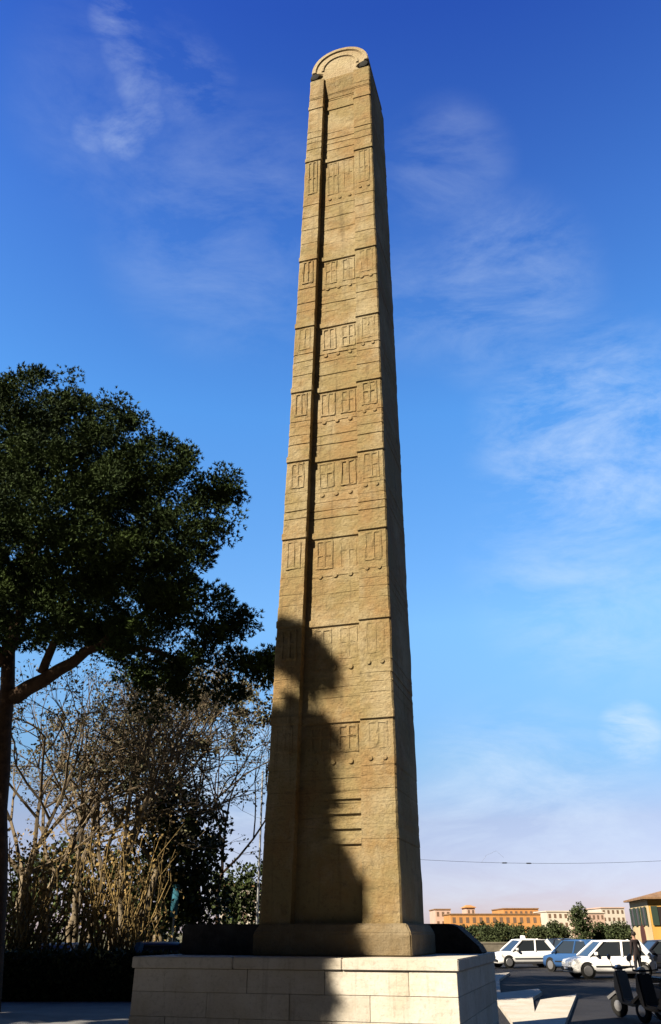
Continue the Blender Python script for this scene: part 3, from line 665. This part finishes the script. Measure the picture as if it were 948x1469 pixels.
# ------------------------------------------------------------------ person by the white car
def person():
    t = thing('person', 'person in dark clothes standing at the end of the white hatchback', 'person', ground_at(908, 38.8), R(200))
    J = [((0, 0, .95), .15), ((0, 0, 1.12), .135), ((0, 0, 1.32), .155), ((0, 0, 1.45), .11), ((0, 0, 1.52), .058), ((0, -.01, 1.60), .075), ((0, -.015, 1.68), .085), ((0, 0, 1.73), .06),
         ((.19, 0, 1.42), .062), ((.24, .02, 1.14), .046), ((.25, -.06, .90), .034), ((.25, -.08, .82), .036), ((-.19, 0, 1.42), .062), ((-.24, .03, 1.14), .046), ((-.23, -.05, .90), .034), ((-.23, -.07, .82), .036),
         ((.10, 0, .86), .098), ((.11, -.02, .50), .066), ((.12, .02, .10), .044), ((.13, -.13, .045), .040), ((-.10, 0, .86), .098), ((-.12, -.03, .50), .066), ((-.13, 0, .10), .044), ((-.15, -.15, .045), .040)]
    E_ = [(0, 1), (1, 2), (2, 3), (3, 4), (4, 5), (5, 6), (6, 7), (3, 8), (8, 9), (9, 10), (10, 11), (3, 12), (12, 13), (13, 14), (14, 15), (0, 16), (16, 17), (17, 18), (18, 19), (0, 20), (20, 21), (21, 22), (22, 23)]
    me = bpy.data.meshes.new('body'); me.from_pydata([j[0] for j in J], E_, [])
    o = link('body', me, [M['skin'], M['cloth'], M['trouser']], t)
    md = o.modifiers.new('skin', 'SKIN'); ly = me.skin_vertices[0] if me.skin_vertices else None
    if ly is None:
        bm = bmesh.new(); bm.from_mesh(me); bm.verts.layers.skin.verify(); bm.to_mesh(me); bm.free(); ly = me.skin_vertices[0]
    for i, (_, r) in enumerate(J): ly.data[i].radius = (r, r * (.72 if i in (0, 1, 2) else 1))
    ly.data[0].use_root = True
    sb = o.modifiers.new('sub', 'SUBSURF'); sb.levels = 2; sb.render_levels = 2
    dg = bpy.context.evaluated_depsgraph_get(); ev = bpy.data.meshes.new_from_object(o.evaluated_get(dg))
    o.modifiers.clear(); o.data = ev; ev.name = 'body'
    ev.materials.clear()
    for m in (M['skin'], M['cloth'], M['trouser']): ev.materials.append(m)
    for p in ev.polygons:
        z = p.center.z; x = abs(p.center.x); p.use_smooth = True
        p.material_index = 0 if z > 1.49 or (x > .17 and z < .90 and z > .7) else (1 if z > .90 else 2)
    hr = MB().lathe([(.02, .10), (.07, .085), (.098, .03), (.10, -.03), (.085, -.05)], 14, (0, .02, 1.70)).build('hair', M['hair'], t, True)
    MB().prism([(-.012, 1.60), (.012, 1.60), (.006, 1.65), (-.006, 1.65)], -.125, -.08).build('nose', M['skin'], t)
    for s in (-1, 1):
        f = MB()
        for k in range(4): f.tube([(s * .24 + s * .004, -.10 + .02 * k, .80), (s * .25, -.105 + .02 * k, .75), (s * .235, -.10 + .02 * k, .71)], [.010, .009, .007], 5)
        f.tube([(s * .225, -.09, .82), (s * .205, -.12, .78)], [.011, .008], 5)
        f.build('fingers', M['skin'], t)
    return t
person()

# ------------------------------------------------------------------ buildings
def building(name, label, cat, px0, px1, py_top, Y, depth, wm, rows, cols, roof='flat', rz=0.0, rm='roof', win='farwin', eave=.5, group=None, wfrac=.45):
    A, B = at(px0, py_top, Y), at(px1, py_top, Y); w_ = B.x - A.x; hh = A.z
    t = thing(name, label, cat, ((A.x + B.x) / 2, Y, 0), rz, group)
    MB().box(-w_ / 2, w_ / 2, 0, depth, -.1, hh).build('wall', M[wm], t)
    if roof == 'hip':
        e = eave; MB().loft([[(-w_ / 2 - e, -e, hh), (w_ / 2 + e, -e, hh), (w_ / 2 + e, depth + e, hh), (-w_ / 2 - e, depth + e, hh)], [(-w_ / 2 - e, -e, hh + .15), (w_ / 2 + e, -e, hh + .15), (w_ / 2 + e, depth + e, hh + .15), (-w_ / 2 - e, depth + e, hh + .15)],
                             [(-w_ / 4, depth * .4, hh + 1.0), (w_ / 4, depth * .4, hh + 1.0), (w_ / 4, depth * .6, hh + 1.0), (-w_ / 4, depth * .6, hh + 1.0)]]).build('roof', M[rm], t)
    else:
        MB().box(-w_ / 2 - .25, w_ / 2 + .25, -.25, depth + .25, hh, hh + .35).build('roof', M[rm], t)
    ph = hh / rows; pw = w_ / cols
    for i in range(rows):
        for j in range(cols):
            x = -w_ / 2 + pw * (j + .5); z = ph * (i + .28)
            if rows * cols > 100: break
            MB().box(x - pw * wfrac / 2, x + pw * wfrac / 2, -.06, .1, z, z + ph * .48).build('window', M[win], t)
    return t, w_, hh
# long orange palace far beyond the trees
building('palace_building', 'long low orange building far off beyond the tree line', 'building', 646, 800, 1312, 330, 30, 'orange', 2, 16)
building('palace_tower', 'taller orange block rising over the middle of the long orange building', 'building', 722, 772, 1304, 345, 25, 'orange', 3, 7)
building('palace_tower', 'small brownish tower at the left end of the long orange building', 'tower', 669, 681, 1302, 340, 12, 'pink', 3, 2, 'hip', rm='orange')
building('distant_house', 'pale pinkish house right beside the foot of the stele, left of the orange building', 'house', 624, 646, 1305, 350, 20, 'pink', 3, 3)
building('distant_house', 'white flat house at the right end of the long orange building', 'house', 784, 822, 1308, 320, 20, 'pale', 3, 5, rm='pale')
building('distant_house', 'pale house right of the round dark tree, the lower of two', 'house', 842, 866, 1310, 300, 20, 'pink', 3, 4, rm='pale')
building('distant_house', 'pale house further right of the round dark tree, the taller of two', 'house', 862, 895, 1303, 310, 20, 'pale', 4, 5, rm='pink')
# ochre house cut by the right edge
def ochre_house():
    Y = 78; A = at(928, 1288, Y)
    hh = A.z - .1
    t = thing('ochre_house', 'ochre house with a brown eaves roof cut by the right edge', 'house', (A.x, Y, 0), R(-9))
    # local: front facade to the right (ochre), left return, sunlight put into its paler colour (cream)
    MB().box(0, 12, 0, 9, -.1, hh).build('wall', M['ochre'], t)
    MB().box(-.06, 0, -.02, 9.02, -.1, hh - .004).build('side_wall', M['sunlit_ochre'], t)
    rf = MB().loft([[(-.5, -.5, hh), (12.5, -.5, hh), (12.5, 9.5, hh), (-.5, 9.5, hh)], [(-.5, -.5, hh + .16), (12.5, -.5, hh + .16), (12.5, 9.5, hh + .16), (-.5, 9.5, hh + .16)], [(3.4, 4, hh + 1.1), (8, 4, hh + 1.1), (8, 5, hh + 1.1), (3.4, 5, hh + 1.1)]]).build('roof', M['roof'], t)
    for y in (2.0, 5.2, 7.6):
        f = MB().box(-.13, -.02, y - .62, y + .62, hh - 2.0, hh - .6).build('window', M['dkopen'], t)
        for s in (-1, 1): MB().box(-.17, -.135, y + s * .95 - .33, y + s * .95 + .33, hh - 2.05, hh - .55).build('shutter', M['shutter'], f)
    for x in (1.2, 3.6, 6.0):
        f = MB().box(x - .5, x + .5, -.07, .05, hh - 2.0, hh - .6).build('window', M['dkopen'], t)
        for s in (-1, 1): MB().box(x + s * .78 - .27, x + s * .78 + .27, -.11, -.075, hh - 2.05, hh - .55).build('shutter', M['shutter'], f)
    arch = [(3.0, 0), (5.0, 0), (5.0, 1.5)] + [(4 + math.cos(a), 1.5 + math.sin(a)) for a in [math.pi * k / 8 for k in range(1, 8)]] + [(3.0, 1.5)]
    MB().prism(arch, -.14, -.03, 'x').build('arched_door', M['door'], t)
    MB().box(6.6, 7.7, 0, 0, 0, 0) if False else None
    MB().box(3.4, 3.9, 4, 4.5, hh + .3, hh + 1.6).build('chimney', M['ochre'], t)
ochre_house()
building('pale_house', 'pale house seen over the bushes left of the stele', 'house', 318, 374, 1272, 112, 8, 'pale', 3, 4, rm='roof')
wl = thing('low_wall', 'low grey wall beyond the cars, left of the taxi', 'wall', ground_at(700, 95))
MB().box(-1.8, 14, 0, .5, 0, .72).build('wall_body', M['wall'], wl); MB().box(-1.85, 14.05, -.05, .55, .722, .80).build('coping', M['wall'], wl)

# ------------------------------------------------------------------ far trees
far = [(664, 190, 14, 7, 'olive tree left in the far line, next to the stele'), (690, 200, 17, 9, 'second olive tree of the far line from the stele'), (716, 195, 18, 10, 'olive tree of the far line above the low grey wall'), (742, 205, 15, 9, 'olive tree of the far line straight above the taxi roof sign'),
       (770, 190, 14, 9, 'pale olive tree in the far line above the dark parked car'), (796, 200, 17, 11, 'olive tree in the far line left of the tall dark tree'), (834, 185, 17, 15, 'tall dark round tree standing over the far line'), (862, 190, 16, 11, 'dark tree right of the tall round tree'), (890, 180, 17, 12, 'dark tree beside the ochre house')]
for px, Y, rp, hp, lab in far:
    g = ground_at(px, Y); s = Y / 1293
    r = rp * s * 1.25; hz = (hp + 4) * s + 0.6
    lobes = [(0, 0, hz * .62, r * .62), (r * .5, 0, hz * .5, r * .5), (-r * .55, 0, hz * .48, r * .5), (0, -r * .4, hz * .45, r * .5), (r * .15, .3, hz * .85, r * .42)]
    if 'tall' in lab and px == 834: lobes = [(0, 0, 2.2, 1.7), (.5, 0, 3.6, 1.7), (-.5, 0, 4.6, 1.6), (.2, 0, 5.6, 1.3), (0, -.4, 1.2, 1.6)]
    leafy('far_tree', lab, g, lobes, 'fartree', 'tree', True, .9, .55, 22, .42, 'trees in the far line')
# scattered bushes on the ground of the far side
# ------------------------------------------------------------------ posts, lamps, wire
def post(name, label, cat, px, Y, z, r=.045): 
    t = thing(name, label, cat, ground_at(px, Y)); MB().tube([(0, 0, 0), (0, 0, z)], [r * 1.3, r], 8).build('pole', M['steel'], t); return t
t = post('flag_pole', 'thin grey pole rising close to the left side of the stele', 'pole', 368, 46, 9.6, .05)
MB().lathe([(.02, 0), (.08, .05), (.02, .14)], 10, (0, 0, 9.6)).build('finial', M['steel'], t)
t = post('street_lamp', 'street lamp with a white globe in front of the dark bush', 'street lamp', 297, 44, 3.35, .05)
MB().lathe([(.06, 3.33), (.18, 3.42), (.24, 3.56), (.20, 3.72), (.05, 3.82)], 16).build('lamp_globe', M['globe'], t, True)
t = post('road_sign', 'tall narrow teal sign on a post left of the stele', 'sign', 247, 36, 3.4, .035)
MB().box(-.15, .15, -.07, -.04, 2.3, 3.5).build('sign_panel', M['sign'], t, bevel=.01)
Yw = 60; zw = at(760, 1233, Yw).z; x0 = at(600, 1233, Yw).x; x1 = at(985, 1233, Yw).x
for x, lab in ((x0, 'wire pole hidden behind the stele'), (x1, 'wire pole beyond the right edge')):
    t = thing('wire_pole', lab, 'pole', (x, Yw, 0)); MB().tube([(0, 0, 0), (0, 0, zw + .4)], [.11, .07], 10).build('mast', M['steel'], t); MB().lathe([(.08, zw + .4), (.02, zw + .5)], 10).build('cap', M['steel'], t)
wr = thing('overhead_wire', 'thin overhead wire strung across the sky right of the stele', 'wire', (x0, Yw, zw))
N_ = 24; MB().tube([(i / N_ * (x1 - x0), 0, -.25 * 4 * (i / N_) * (1 - i / N_)) for i in range(N_ + 1)], .011, 5).build('cable', M['black'], wr)
for f in (.32, .41):
    X = f * (x1 - x0); zz = -.25 * 4 * f * (1 - f)
    MB().lathe([(.015, -.2), (.04, -.12), (.04, .12), (.015, .2)], 8, (X, 0, zz), 'x').build('clamp', M['black'], wr)
X = .32 * (x1 - x0); MB().tube([(X - 1.6, 0, -.20), (X - 1.2, 0, .28), (X - .5, 0, .55), (X, 0, .1)], .006, 5).build('stay_wire', M['steel'], wr)
